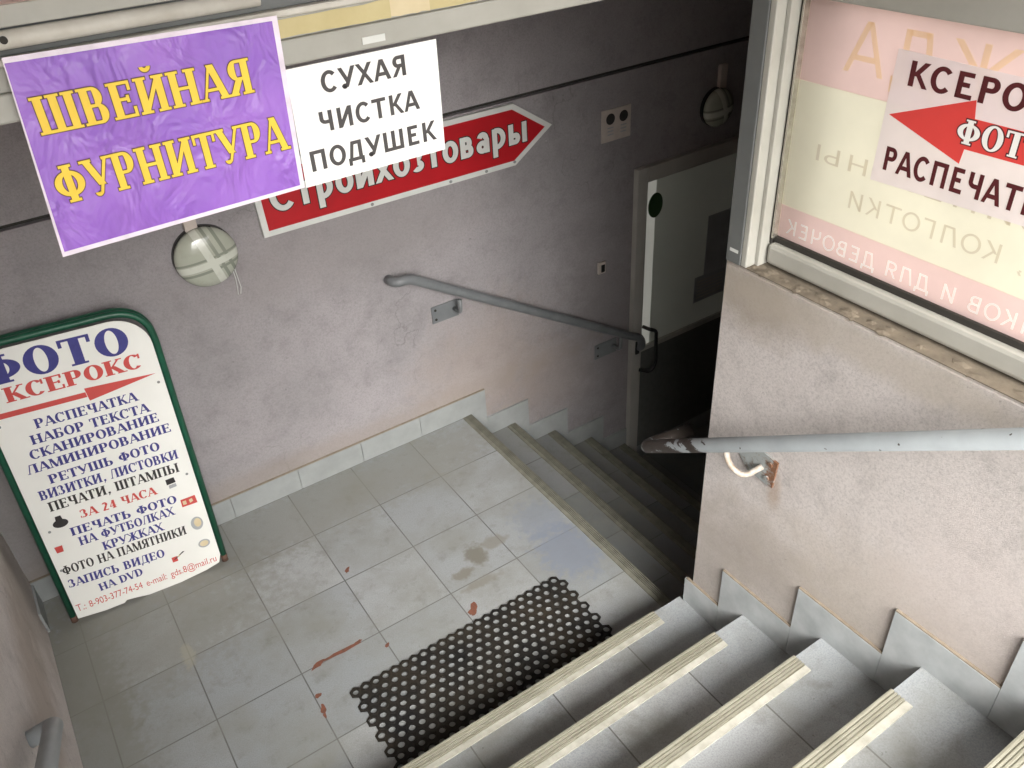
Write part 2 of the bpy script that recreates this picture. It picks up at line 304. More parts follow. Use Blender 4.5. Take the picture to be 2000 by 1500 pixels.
# ------------------------------------------------------------------ lettering: every letter built from strokes
SERIF = dict(T=.235, t=.085, S=.075); SERIFB = dict(T=.26, t=.085, S=.085); SANS = dict(T=.205, t=.178, S=0); SANSL = dict(T=.115, t=.11, S=0); THIN = dict(T=.12, t=.075, S=.05)
def glyph(ch, T, t, S, e):
    P = []
    def poly(pts):
        if e:
            n = len(pts); a = sum(pts[i][0] * pts[(i + 1) % n][1] - pts[(i + 1) % n][0] * pts[i][1] for i in range(n))
            if a < 0: pts = pts[::-1]
            q = []
            for i in range(n):
                p0, p1, p2 = Vector(pts[i - 1]), Vector(pts[i]), Vector(pts[(i + 1) % n])
                d1 = (p1 - p0).normalized(); d2 = (p2 - p1).normalized(); n1 = Vector((d1.y, -d1.x)); n2 = Vector((d2.y, -d2.x))
                k = 1 + n1.dot(n2); q.append(p1 + (n1 + n2) * (e / max(k, .35)))
            pts = [(v.x, v.y) for v in q]
        P.append([pts])
    def rect(x0, y0, x1, y1): poly([(x0, y0), (x1, y0), (x1, y1), (x0, y1)])
    def foot(x, y, w_, up):
        if S:
            h = t * .85
            rect(x - w_ / 2 - S, y - (h if up else 0), x + w_ / 2 + S, y + (0 if up else h))
    def stem(x, y0=0, y1=1, w_=None, top=1, bot=1):
        w_ = w_ or T; rect(x - w_ / 2, y0, x + w_ / 2, y1)
        if bot: foot(x, y0, w_, 0)
        if top: foot(x, y1, w_, 1)
    def diag(x0, y0, x1, y1, w_, f0=0, f1=0):
        poly([(x0 - w_ / 2, y0), (x0 + w_ / 2, y0), (x1 + w_ / 2, y1), (x1 - w_ / 2, y1)])
        if f0: foot(x0, y0, w_, y0 > y1)
        if f1: foot(x1, y1, w_, y1 > y0)
    def bar(x0, x1, y, w_=None):
        w_ = w_ or t; rect(x0, y - w_ / 2, x1, y + w_ / 2)
    def tick(x, y0, y1):
        if S: poly([(x - t * .55, y0), (x + t * .55, y0), (x + t * .55, y1), (x - t * .55, y1)])
    def ring(cx, cy, rx, ry, wx, wy, a0=0, a1=360):
        n = max(6, int(abs(a1 - a0) / 12)); q = []
        for k in range(n):
            A = [math.radians(a0 + (a1 - a0) * (k + j) / n) for j in (0, 1)]
            f = lambda a, rx_, ry_: (cx + rx_ * math.cos(a), cy + ry_ * math.sin(a))
            q.append([f(A[0], rx + e, ry + e), f(A[1], rx + e, ry + e), f(A[1], rx - wx - e, ry - wy - e), f(A[0], rx - wx - e, ry - wy - e)])
        P.append(q)
    def bowl(xs, x1, y0, y1, mir=0):
        ry = (y1 - y0) / 2; rx = min(ry * .95, x1 - xs - .02); xm = x1 - rx
        if not mir:
            bar(xs, xm, y1 - t / 2); bar(xs, xm, y0 + t / 2); ring(xm, (y0 + y1) / 2, rx, ry, T, t, -90, 90)
        else:
            m = lambda x: mir - x
            bar(m(xm), m(xs), y1 - t / 2); bar(m(xm), m(xs), y0 + t / 2); ring(m(xm), (y0 + y1) / 2, rx, ry, T, t, 90, 270)
    low = {'т': 'Т', 'о': 'О', 'й': 'Й', 'х': 'Х', 'з': 'З', 'в': 'В', 'ы': 'Ы'}
    if ch in low:
        s = .74; q, w_ = glyph(low[ch], T / s, t / s, S / s, e / s)
        return [[[(x * s, y * s) for x, y in f] for f in piece] for piece in q], w_ * s
    W = .86
    if ch == 'А': diag(.06, 0, .40, 1, t, 1); diag(.76, 0, .42, 1, T, 1); bar(.2, .62, .3); W = .84
    elif ch == 'Б': stem(.2); bar(.2, .68, 1 - t / 2); tick(.66, .74, 1); bowl(.2, .76, 0, .56); W = .82
    elif ch == 'В': stem(.2); bowl(.2, .70, .5 - t / 2, 1); bowl(.2, .76, 0, .5 + t / 2); W = .83
    elif ch == 'Г': stem(.2); bar(.2, .66, 1 - t / 2); tick(.64, .74, 1); W = .7
    elif ch == 'Д': bar(.02, .86, t / 2); rect(.02, -.2, .02 + max(t, T * .6), t); rect(.86 - max(t, T * .6), -.2, .86, t); diag(.18, t, .32, 1, t); stem(.68, t, 1, None, 1, 0); bar(.3, .68, 1 - t / 2); W = .92
    elif ch == 'Е': stem(.2); bar(.2, .66, 1 - t / 2); bar(.2, .56, .52); bar(.2, .7, t / 2); tick(.66, .74, 1); tick(.7, 0, .28); tick(.56, .42, .62); W = .78
    elif ch == 'Ж':
        stem(.56)
        for x in (.08, 1.04): diag(x, 0, .56 + (.06 if x > .5 else -.06), .54, T * .75, 1); diag(x, 1, .56 + (.05 if x > .5 else -.05), .46, t * 1.3, 1)
        W = 1.14
    elif ch == 'З': ring(.32, .74, .27, .26, T, t, -90, 140); ring(.32, .27, .33, .27, T, t, -140, 90); tick(.1, .72, .95); tick(.04, .05, .28); W = .74
    elif ch in 'ИЙ':
        stem(.2); stem(.76); diag(.2, .03, .76, .97, max(t * 1.3, T * .6)); W = .97
        if ch == 'Й': ring(.48, 1.27, .17, .15, T * .5, t * 1.3, 180, 360)
    elif ch == 'К': stem(.2); diag(.72, 1, .30, .42, t * 1.25, 1); diag(.76, 0, .38, .56, T, 1); W = .84
    elif ch == 'Л': diag(.1, 0, .32, 1, t * 1.1, 1); stem(.7); bar(.3, .7, 1 - t / 2); W = .9
    elif ch == 'М': stem(.14, 0, 1, t); diag(.2, 1, .54, 0, T); diag(.9, 1, .54, 0, t); stem(.92); W = 1.1
    elif ch == 'Н': stem(.2); stem(.76); bar(.2, .76, .5); W = .97
    elif ch in 'О0': ring(.44, .5, .42, .52, T, t) if ch == 'О' else ring(.3, .5, .27, .51, T * .8, t); W = .88 if ch == 'О' else .62
    elif ch == 'П': stem(.2); stem(.76); bar(.2, .76, 1 - t / 2); W = .97
    elif ch == 'Р': stem(.2); bowl(.2, .74, .42, 1); W = .79
    elif ch == 'С': ring(.44, .5, .42, .52, T, t, 42, 318); tick(.74, .66, .98); W = .84
    elif ch == 'Т': stem(.4, 0, 1, None, 0, 1); bar(.02, .78, 1 - t / 2); tick(.05, .72, 1); tick(.75, .72, 1); W = .82
    elif ch == 'У': diag(.1, 1, .44, .28, T, 1); diag(.76, 1, .33, .05, t * 1.2, 1); ring(.25, .1, .13, .11, t * 1.6, t * 1.4, 180, 360); W = .82
    elif ch == 'Ф': stem(.5); ring(.5, .5, .47, .34, T, t); W = 1.0
    elif ch == 'Х': diag(.1, 1, .74, 0, T, 1, 1); diag(.1, 0, .72, 1, t * 1.2, 1, 1); W = .84
    elif ch == 'Ч': stem(.66); rect(.1, .62, .1 + T, 1); foot(.1 + T / 2, 1, T, 1); ring(.4, .64, .3, .26, T, max(t, .09), 180, 270); bar(.4, .66, .38 + max(t, .09) / 2, max(t, .09)); W = .86
    elif ch == 'Ш': stem(.2); stem(.64); stem(1.08); bar(.2, 1.08, t / 2); W = 1.28
    elif ch == 'Ь': stem(.2); bowl(.2, .76, 0, .56); W = .82
    elif ch == 'Ы': stem(.2); bowl(.2, .72, 0, .56); stem(.98); W = 1.18
    elif ch == 'Я': stem(.66); bowl(.14, .70, .42, 1, .8); diag(.14, 0, .42, .46, T, 1); W = .86
    elif ch == 'D': stem(.2); bowl(.2, .86, 0, 1); W = .9
    elif ch == 'V': diag(.08, 1, .42, 0, T, 1); diag(.78, 1, .44, 0, t, 1); W = .84
    elif ch == 'р': stem(.17, -.28, .74, None, 0, 1); bowl(.17, .62, 0, .76); W = .68
    elif ch == 'а': stem(.48, 0, .5, None, 0, 0); ring(.32, .5, .24, .25, T, t * 1.1, 0, 160); ring(.3, .23, .25, .23, T, t, 0, 360); W = .62
    elif ch == '2': ring(.3, .74, .26, .27, T, t, -30, 160); diag(.12, .05, .42, .62, T * .9); bar(.05, .58, t * .7, t * 1.4); W = .66
    elif ch == '4': stem(.44, 0, 1, None, 0, 1); diag(.08, .28, .42, 1, t); bar(.04, .62, .28); W = .68
    elif ch in '1': stem(.3); W = .5
    elif ch == ',': rect(.1, 0, .1 + T * .9, T * .8); diag(.12, -.18, .22, 0, t); W = .36
    elif ch == '.': rect(.1, 0, .1 + T * .9, T * .8); W = .36
    elif ch == ' ': W = .42
    return P, W
def text(name, s, st, o, u, v, width, height, mat, parent, e=0, gap=.03, lift=0.0):
    """one printed line; o = baseline start, u/v = unit vectors along and up, fitted to width x cap height"""
    o, u, v = Vector(o), Vector(u).normalized(), Vector(v).normalized(); n = u.cross(v)
    x = 0; pcs = [[]]
    for ch in s:
        P, W = glyph(ch, st['T'], st['t'], st['S'], e); (pcs.append([]) if ch == ' ' else pcs[-1].append((x, P))); x += W + gap
    tot = x - gap
    for word in pcs:                                         # each word is a printed piece of its own
      bm = bmesh.new()
      for x0, P in word:
        for k, piece in enumerate(P):
            for q in piece:
                f = bm.faces.new([bm.verts.new(o + u * ((a + x0) / tot * width) + v * (b * height) + n * (lift + .00004 * k)) for a, b in q]); f.normal_update()
                if f.normal.dot(n) < 0: f.normal_flip()
      link(name, bm, mat, parent, 'keep')
def latin(name, s, o, u, v, width, height, mat, parent, lift=0):
    """a line in the built-in font, turned into a mesh"""
    c = bpy.data.curves.new(name, 'FONT'); c.body = s; t = bpy.data.objects.new(name, c); sc.collection.objects.link(t)
    dg = bpy.context.evaluated_depsgraph_get(); me = bpy.data.meshes.new_from_object(t.evaluated_get(dg)); bpy.data.objects.remove(t); bpy.data.curves.remove(c)
    xs = [p.co.x for p in me.vertices]; x0, x1 = min(xs), max(xs); o, u, v = Vector(o), Vector(u), Vector(v); n = u.cross(v)
    for p in me.vertices: p.co = o + u * ((p.co.x - x0) / (x1 - x0) * width) + v * (p.co.y * height / .7) + n * lift
    ob = bpy.data.objects.new(name, me); sc.collection.objects.link(ob); me.materials.clear(); me.materials.append(M[mat]); ob.parent = parent
    return ob
def sheet(bm, pts, n, mi=0):
    prism(bm, pts, n)
def decal(name, polys, mat, parent, o, u, v, lift=.0003):
    """flat printed shapes given in metres in the plane (u, v)"""
    o, u, v = Vector(o), Vector(u), Vector(v); n = u.cross(v).normalized()
    for k, p in enumerate(polys):
        bm = bmesh.new(); f = bm.faces.new([bm.verts.new(o + u * a + v * b + n * (lift + .00004 * k)) for a, b in p]); f.normal_update()
        if f.normal.dot(n) < 0: f.normal_flip()
        ob = link(name, bm, mat, parent, 'keep')
    return ob
def circ(cx, cy, r, ry=None, n=20): return [(cx + r * math.cos(2 * PI * k / n), cy + (ry or r) * math.sin(2 * PI * k / n)) for k in range(n)]

# ------------------------------------------------------------------ dimensions (metres; z = 0 on the landing)
YW, XR, XL, HW = 1.21, 1.782, -.107, 1.467
Y1, H, D = -.3127, .168, .268          # upper flight: first riser, rise, going
X1, DL, NL = 1.838, .245, 5            # lower flight: first edge, going, number of risers
ZL = -NL * H; GZ = 6 * H               # lower floor, street level
ROOF = 2.95; XE = 4.3

# ------------------------------------------------------------------ setting: ground, landing floor
bm = bmesh.new(); G = 80
for (x0, x1, y0, y1) in ((-G, XL - .2, -G, G), (XE + .2, G, -G, G), (XL - .2, XE + .2, YW + .2, G), (XL - .2, XE + .2, -G, Y1 - 5 * D), (1.97, XE + .2, Y1 - 5 * D, -.55)):
    bm.faces.new([bm.verts.new((x, y, GZ)) for x, y in ((x0, y0), (x1, y0), (x1, y1), (x0, y1))])
tag(link('ground', bm, 'pave'), kind='structure')
bm = bmesh.new(); box(bm, XL, X1 - .006, Y1, YW, -.15, 0)
floor = tag(link('floor', bm, 'floor_tile'), kind='structure')
bm = bmesh.new()
def flake(bm, cx, cy, l, wd, a, n=13, z=.0012):
    pts = []
    for k in range(n):
        t = 2 * PI * k / n; r = random.uniform(.65, 1.15); x, y = l * math.cos(t) * r, wd * math.sin(t) * r
        pts.append((cx + x * math.cos(a) - y * math.sin(a), cy + x * math.sin(a) + y * math.cos(a), z))
    bm.faces.new([bm.verts.new(p) for p in pts])
flake(bm, 1.235, .193, .036, .016, 1.0); flake(bm, 1.222, .18, .022, .012, .2, z=.0016)
flake(bm, .75, .304, .08, .009, -.03); flake(bm, .66, .301, .03, .012, .3, z=.0016); flake(bm, .815, .306, .02, .006, .1, z=.002)
flake(bm, .612, .185, .014, .010, .6); flake(bm, .607, .128, .02, .010, 1.3); flake(bm, .601, .1, .012, .006, 1.5, z=.0016)
flake(bm, .93, .645, .02, .009, .9); flake(bm, .897, .232, .012, .008, .3)
link('exposed_patch', bm, 'patch', floor)
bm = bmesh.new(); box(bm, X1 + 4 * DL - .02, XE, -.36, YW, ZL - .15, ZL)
tag(link('lower_floor', bm, 'lower_tile_shaded'), kind='structure')

# ------------------------------------------------------------------ walls
def skirt(parent, pieces, n, mat):
    for pts in pieces:
        bm = bmesh.new(); prism(bm, pts, n); link('skirting_tile', bm, mat, parent)
far = empty('plaster_wall', 'lilac plastered wall behind the landing carrying the red arrow sign', 'wall')
bm = bmesh.new(); box(bm, XL - .2, XE + .2, YW, YW + .2, ZL - .2, 1.434); link('wall_face', bm, 'wall_far', far)
bm = bmesh.new(); box(bm, XL - .2, XE + .2, YW - .008, YW + .2, 1.455, ROOF); link('upper_band', bm, 'wall_far', far)
bm = bmesh.new(); box(bm, XL - .19, XE + .19, YW + .025, YW + .19, 1.43, 1.46); link('groove', bm, 'gap', far)
F = lambda x, z: (x, YW - .0005, z)
hb = .109; x = XL; ps = []
while x < 1.7:
    xe = min((math.floor(x / .3 + 1e-6) + 1) * .3 + .07, 1.928)
    if xe > 1.62: xe = 1.928
    ps.append([F(x + .0012, 0), F(xe - .0012, 0), F(xe - .0012, hb), F(x + .0012, hb)]); x = xe
ps[-1] = [F(ps[-1][0][0], 0), F(X1, 0), F(X1, -H), F(1.9275, -H), F(1.9275, hb), F(ps[-1][0][0], hb)]
for k in range(1, NL):
    a = X1 + (k - 1) * DL; z = -k * H; x0, x1 = a + .0905, a + DL + .0895
    ps.append([F(x0, z), F(a + DL, z), F(a + DL, z - H), F(x1, z - H), F(x1, z + hb), F(x0, z + hb)])
ps.append([F(X1 + 4 * DL + .0905, ZL), F(XE, ZL), F(XE, ZL + hb), F(X1 + 4 * DL + .0905, ZL + hb)])
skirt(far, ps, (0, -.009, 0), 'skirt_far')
bm = bmesh.new(); box(bm, XL, 1.9275, YW - .0065, YW - .0005, hb + .0004, hb + .005); link('skirting_edge', bm, 'skirt_edge', far)

rw = empty('plaster_wall', 'rough pink plastered half wall beside the upper steps, under the window', 'wall')
bm = bmesh.new(); box(bm, XR, XR + .17, -2.3, -.352, ZL - .2, HW); bmesh.ops.subdivide_edges(bm, edges=bm.edges[:], cuts=1)
bmesh.ops.bevel(bm, geom=[e for e in bm.edges if all(abs(v.co.x - XR) < 1e-5 and (abs(v.co.y + .352) < 1e-5 or abs(v.co.z - HW) < 1e-5) for v in e.verts)], offset=.006, segments=2, affect='EDGES')
link('wall_face', bm, 'wall_right', rw)
bm = bmesh.new()
for i in range(60):                                          # lumps of dirt and mortar along the wall top
    y = -.40 - random.random() * 1.0; s = random.uniform(.004, .011)
    if i < 16: y = -.37 - random.random() * .12
    m = Matrix.Translation((XR + random.uniform(.006, .04), y, HW + .001)) @ Matrix.Diagonal((s * 1.2, s * random.uniform(1, 2.4), s * .6, 1))
    bmesh.ops.create_icosphere(bm, subdivisions=1, radius=1, matrix=m)
box(bm, XR + .004, XR + .165, -2.29, -.36, HW + .0005, HW + .003)
link('dirty_ledge', bm, 'ledge', rw)
R_ = lambda y, z: (XR - .0005, y, z); ps = []; ed = []
for k in range(1, 6):
    yf = Y1 - (k - 1) * D; z = k * H
    y0 = yf + .0995 - .0006 if k > 1 else yf + .02; y1 = yf - D + .0995 + .0006
    if k > 1: ps.append([R_(y0, z + hb), R_(y0, z - H + .002), R_(yf, z - H + .002), R_(yf, z), R_(y1, z), R_(y1, z + hb)])
    else: ps.append([R_(-.33, z + hb), R_(-.33, .0), R_(yf, .0), R_(yf, z), R_(y1, z), R_(y1, z + hb)])
    ed.append((y1 if k < 5 else y1, y0 if k > 1 else -.335, z + hb))
    # split the long pieces by a grout joint, as on site
skirt(rw, ps, (-.009, 0, 0), 'skirt')
for (a, b, z) in ed:
    bm = bmesh.new(); box(bm, XR - .0085, XR - .0005, a, b, z + .0004, z + .004); link('skirting_edge', bm, 'skirt_edge', rw)

lw = empty('plaster_wall', 'pale plastered wall with a grey rail at the lower left, beside the sandwich board', 'wall')
bm = bmesh.new(); box(bm, XL - .2, XL, -2.3, YW, -.2, ROOF); link('wall_face', bm, 'wall_left', lw)
bm = bmesh.new(); box(bm, XL + .0005, XL + .009, 1.03, YW - .011, 0, .10)
link('skirting_tile', bm, 'skirt_far', lw)

bm = bmesh.new(); box(bm, XE, XE + .2, -.552, YW - .0085, ZL - .2, ROOF); link('return_wall', bm, 'bounce_cut_dark', far)
bm = bmesh.new(); box(bm, XR + .172, XE - .0005, -.552, -.352, ZL - .2, ROOF); link('return_wall', bm, 'bounce_cut_dark', far)

# ------------------------------------------------------------------ stairs
up = empty('upper_staircase', 'pale grey tiled steps with ridged cream edge strips climbing toward the viewer', 'staircase')
bm = bmesh.new()
for k in range(1, 6):
    yf = Y1 - (k - 1) * D; box(bm, XL + .0005, XR - .0005, yf - D, yf, -.1, k * H)
box(bm, XL + .0005, XR - .0005, Y1 - 5 * D - .02, Y1 - 5 * D, -.1, GZ - .002)
link('steps', bm, 'tread_tile', up)
def nosing(axis, edge, a0, a1, z, mats, parent, wd=.054):
    """ridged strip on a step edge: axis 'y' = edge lies at y, strip runs along x; the tread lies towards -y"""
    prof = [(-.004, -.022), (-.004, .004)]; n = 4; ww = wd * .66
    for i in range(n):
        s = ww / n * i; prof += [(s, .0055), (s + ww / n * .62, .006), (s + ww / n * .66, .0016), (s + ww / n * .96, .0016)]
    A = [(ww + .0005, .0045), (wd, .004), (wd + .001, .0005)]
    def pt(q, t):
        d, h = q
        return (t, edge - d, z + h) if axis == 'y' else (edge - d, t, z + h)
    def strip(poly, mat, par, name):
        bm = bmesh.new(); prism(bm, [pt(q, a0) for q in poly], (a1 - a0, 0, 0) if axis == 'y' else (0, a1 - a0, 0)); return link(name, bm, mat, par)
    o = strip(prof + [(ww, .001), (0, .0006), (0, -.022)], mats[0], parent, 'nosing_strip')
    strip([(ww + .0005, .0006)] + A, mats[1], o, 'pale_band')
    return o
for k in range(1, 6):
    nosing('y', Y1 - (k - 1) * D, XL + .06, (1.655, 1.653, 1.666, 1.661, 1.668)[k - 1], k * H, ('nosing', 'nosing_white'), up)
lo = empty('lower_staircase', 'shaded tiled steps with worn edge strips descending to the dark door', 'staircase')
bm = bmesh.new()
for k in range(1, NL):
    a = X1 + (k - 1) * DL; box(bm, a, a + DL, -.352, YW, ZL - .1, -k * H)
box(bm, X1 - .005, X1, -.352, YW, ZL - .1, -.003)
lm = link('steps', bm, 'lower_tile_shaded', lo)
lm.data.transform(Matrix.Rotation(PI / 2, 4, 'Z')); lm.rotation_euler = (0, 0, -PI / 2)
for k in range(NL):
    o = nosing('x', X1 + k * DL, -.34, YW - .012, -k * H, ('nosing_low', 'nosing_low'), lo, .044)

# ------------------------------------------------------------------ mat
bm = bmesh.new(); pit = .0375; rr = pit * math.sqrt(3) / 2; nx, ny = 23, 11; th = .006
for j in range(ny):
    for i in range(nx):
        cx = .722 + i * pit + (pit / 2 if j % 2 else 0); cy = .118 - j * rr
        hexa = [(cx + pit / math.sqrt(3) * math.sin(PI / 3 * k), cy + pit / math.sqrt(3) * math.cos(PI / 3 * k)) for k in range(6)]
        outer = []
        for k in range(6):
            p, q = hexa[k], hexa[(k + 1) % 6]; outer += [p, ((p[0] + q[0]) / 2, (p[1] + q[1]) / 2)]
        r = .0115 * random.uniform(.93, 1.04)
        ang = [math.atan2(p[1] - cy, p[0] - cx) for p in outer]
        inner = [(cx + r * math.cos(a), cy + r * math.sin(a)) for a in ang]
        z = th + random.uniform(-.0004, .0004)
        vo = [bm.verts.new((*p, th)) for p in outer]; vi = [bm.verts.new((*p, z + .001)) for p in inner]; vb = [bm.verts.new((*p, .0008)) for p in inner]
        vm = [bm.verts.new((cx + (p[0] - cx) * 1.22, cy + (p[1] - cy) * 1.22, z + .0012)) for p in inner]
        for k in range(12):
            l = (k + 1) % 12
            bm.faces.new((vo[k], vo[l], vm[l], vm[k])); bm.faces.new((vm[k], vm[l], vi[l], vi[k])); bm.faces.new((vi[k], vi[l], vb[l], vb[k]))
bmesh.ops.remove_doubles(bm, verts=bm.verts[:], dist=.0004)
ring_e = [e for e in bm.edges if len(e.link_faces) == 1 and all(v.co.z > .004 for v in e.verts)]
r = bmesh.ops.extrude_edge_only(bm, edges=ring_e)
for v in [g for g in r['geom'] if isinstance(g, bmesh.types.BMVert)]: v.co.z = .0008
tag(link('rubber_mat', bm, 'rubber'), 'black perforated rubber ring mat lying at the foot of the upper steps', 'door mat')

# ------------------------------------------------------------------ handrails
def bracket_plate(parent, x0, x1, z0, z1, mat, rail):
    bm = bmesh.new(); box(bm, x0, x1, YW - .006, YW - .0005, z0, z1, .001)
    p = link('wall_plate', bm, mat, parent)
    for sz in (z1 - .018, z0 + .018):
        bm = bmesh.new(); disc(bm, (x0 + .018, YW - .0062, sz), (1, 0, 0), (0, 0, 1), .006, .006, .002, 10); link('bolt', bm, 'gap', p)
    bm = bmesh.new(); xa = x1 - .02
    tube(bm, fillet([(xa, YW - .0065, (z0 + z1) / 2), (xa, 1.145, (z0 + z1) / 2), (xa, 1.145, rail(xa) - .024)], .03, 6), .009, 10); link('arm', bm, mat, parent, True)
hr = empty('handrail', 'grey tubular handrail on the lilac wall, sloping down to the door', 'handrail', 'grey wall handrails')
zr = lambda x: .822 + (x - 1.61) * (.195 - .822) / (2.64 - 1.61)
bm = bmesh.new()
tube(bm, fillet([(1.525, YW - .0005, zr(1.525) - .03), (1.525, 1.145, zr(1.525) - .02), (1.59, 1.145, zr(1.56)), (2.80, 1.145, zr(2.80)), (2.862, 1.145, zr(2.80) - .03), (2.875, 1.145, zr(2.80) - .10), (2.875, YW - .0005, zr(2.8) - .12)], .045, 8), .021, 20)
link('rail', bm, 'rail', hr, True)
bracket_plate(hr, 1.70, 1.832, .563, .645, 'rail', zr); bracket_plate(hr, 2.603, 2.745, .0, .085, 'rail', zr)

rr_ = empty('handrail', 'grey handrail on the pink half wall with paint worn to dark metal at its end', 'handrail', 'grey wall handrails')
zq = lambda y: .862 + (y + .3) * (1.452 - .862) / (-1.168 + .3) - .0
bm = bmesh.new()
tube(bm, fillet([(XR + .1, -.19, zq(-.19) - .015), (1.745, -.165, zq(-.165) - .005), (1.71, -.175, zq(-.175)), (1.71, -.30, zq(-.30)), (1.71, -2.0, zq(-2.0))], .04, 8), .021, 22)
link('rail', bm, 'rail_worn', rr_, True)
bm = bmesh.new(); prism(bm, [(XR - .0005, -.462, .945), (XR - .0005, -.53, .985), (XR - .0005, -.612, .972), (XR - .0005, -.606, .882), (XR - .0005, -.516, .885)], (-.006, 0, 0))
pl = link('wall_plate', bm, 'rust', rr_)
bm = bmesh.new(); disc(bm, (XR - .0066, -.585, .905), (0, -1, 0), (0, 0, 1), .008, .008, .005, 8); link('bolt', bm, 'rust', pl); bm = bmesh.new(); disc(bm, (XR - .0066, -.59, .955), (0, -1, 0), (0, 0, 1), .008, .008, .004, 8); link('bolt', bm, 'rust', pl)
bm = bmesh.new(); tube(bm, fillet([(XR - .007, -.565, .932), (1.725, -.545, .905), (1.708, -.505, .935), (1.708, -.49, zq(-.49) - .015)], .03, 7), .0085, 12); link('arm', bm, 'old_white', rr_, True)

lr = empty('handrail', 'grey handrail end poking in at the lower left beside the pale wall', 'handrail', 'grey wall handrails')
bm = bmesh.new(); zs = lambda y: .63 + (.02 - y) * .64
tube(bm, fillet([(XL + .001, .06, zs(.05) - .03), (-.045, .06, zs(.05) - .02), (-.04, .0, zs(.0)), (-.04, -1.9, zs(-1.9))], .05, 8), .023, 22); link('rail', bm, 'rail_light', lr, True)
bm = bmesh.new(); tube(bm, fillet([(XL + .001, -.4, zs(-.4) - .1), (-.04, -.4, zs(-.4) - .1), (-.04, -.4, zs(-.4) - .015)], .03, 6), .0085, 12); link('arm', bm, 'rail', lr, True)

# ------------------------------------------------------------------ wall lamps
def lamp(name, label, x, z, r, box_dx, cord):
    g = empty(name, label, 'wall lamp'); g.location = (x, YW, z)
    bm = bmesh.new(); disc(bm, (0, -.001, 0), (1, 0, 0), (0, 0, 1), r * .99, r * .99, .016, 40); link('base', bm, 'dark_plastic', g)
    bm = bmesh.new(); seg, n = 40, 10; prev = None; prof = [(r * .985, .0235), (r * .985, .032)] + [(r * .985 * math.cos(PI / 2 * k / n), .032 + .042 * math.sin(PI / 2 * k / n)) for k in range(1, n)]
    rings = [[bm.verts.new((a * math.cos(2 * PI * k / seg), -d, a * math.sin(2 * PI * k / seg))) for k in range(seg)] for a, d in prof]
    for A, B in zip(rings, rings[1:]):
        for k in range(seg): bm.faces.new((A[k], A[(k + 1) % seg], B[(k + 1) % seg], B[k]))
    c = bm.verts.new((0, -.0742, 0))
    for k in range(seg): bm.faces.new((rings[-1][k], rings[-1][(k + 1) % seg], c))
    bm.faces.new(rings[0][::-1]); link('glass_dome', bm, 'glass_lamp', g, True)
    bm = bmesh.new(); box(bm, box_dx - .022, box_dx + .022, -.022, -.0005, r * .9, r + .1, .003); link('cable_duct', bm, 'plastic', g)
    if cord:
        bm = bmesh.new()
        for dx in (0, .008): tube(bm, [(.075 + dx, -.03, -.06), (.082 + dx, -.012, -.12), (.08 + dx * 1.6, -.01, -.16), (.076 + dx * 1.2, -.012, -.185)], .0014, 6)
        link('loose_wire', bm, 'sign_white', g, True)
    return g
lamp('wall_lamp', 'round glass wall lamp with pale cross bands below the purple poster', .848, 1.178, .112, -.02, True)
lamp('wall_lamp', 'small round wall lamp in the shade above the door', 3.322, 1.165, .092, .03, False)

# ------------------------------------------------------------------ things on the far wall
sg = empty('arrow_sign', 'red arrow-shaped wall sign with white lettering pointing right', 'sign')
pts = [(1.066, 1.178), (2.165, 1.172), (2.356, 1.301), (2.168, 1.427), (1.058, 1.432)]
bm = bmesh.new(); prism(bm, [(x, YW - .0005, z) for x, z in pts], (0, -.018, 0)); link('backing', bm, 'sign_white', sg)
cx, cz = 1.62, 1.30
ins = [(1.088, 1.200), (2.158, 1.194), (2.318, 1.301), (2.160, 1.406), (1.082, 1.410)]
bm = bmesh.new(); prism(bm, [(x, YW - .0188, z) for x, z in ins], (0, -.0012, 0)); face = link('red_face', bm, 'red_sign', sg)
for (e, mt, lf) in ((.035, 'gap', .0004), (0, 'sign_white', .0009)):
    text('lettering', 'Стройхозтовары', SANS, (1.113, YW - .0202, 1.262), (1, 0, 0), (0, 0, 1), 1.118, .115, mt, face, e, .03, lf)
for x, z in ((1.5, 1.186), (1.85, 1.184), (2.16, 1.188), (2.02, 1.183)):
    bm = bmesh.new(); disc(bm, (x, YW - .0188, z), (1, 0, 0), (0, 0, 1), .007, .006, .002, 10); link('bolt', bm, 'rust', sg)

nb = empty('notice_plate', 'small pale notice with two dark discs on the shaded wall left of the wall lamp', 'notice')
bm = bmesh.new(); box(bm, 2.633, 2.80, YW - .006, YW - .0005, 1.146, 1.290, .002); pt = link('plate', bm, 'plastic', nb)
decal('disc_symbol', [circ(2.682, 1.247, .025), circ(2.757, 1.247, .025)], 'black', pt, (0, YW - .0065, 0), (1, 0, 0), (0, 0, 1))
decal('caption_bars', [[(x, z), (x + .034, z), (x + .034, z + .006), (x, z + .006)] for x in (2.666, 2.74) for z in (1.205, 1.19, 1.175)], 'sheet', pt, (0, YW - .0065, 0), (1, 0, 0), (0, 0, 1))
bell = empty('door_bell', 'little door bell button on the lilac wall left of the door', 'door bell')
bm = bmesh.new(); box(bm, 2.617, 2.661, YW - .014, YW - .0005, .497, .56, .004); link('housing', bm, 'plastic', bell)
bm = bmesh.new(); box(bm, 2.630, 2.652, YW - .020, YW - .0145, .508, .548, .003); link('button', bm, 'dark_plastic', bell)

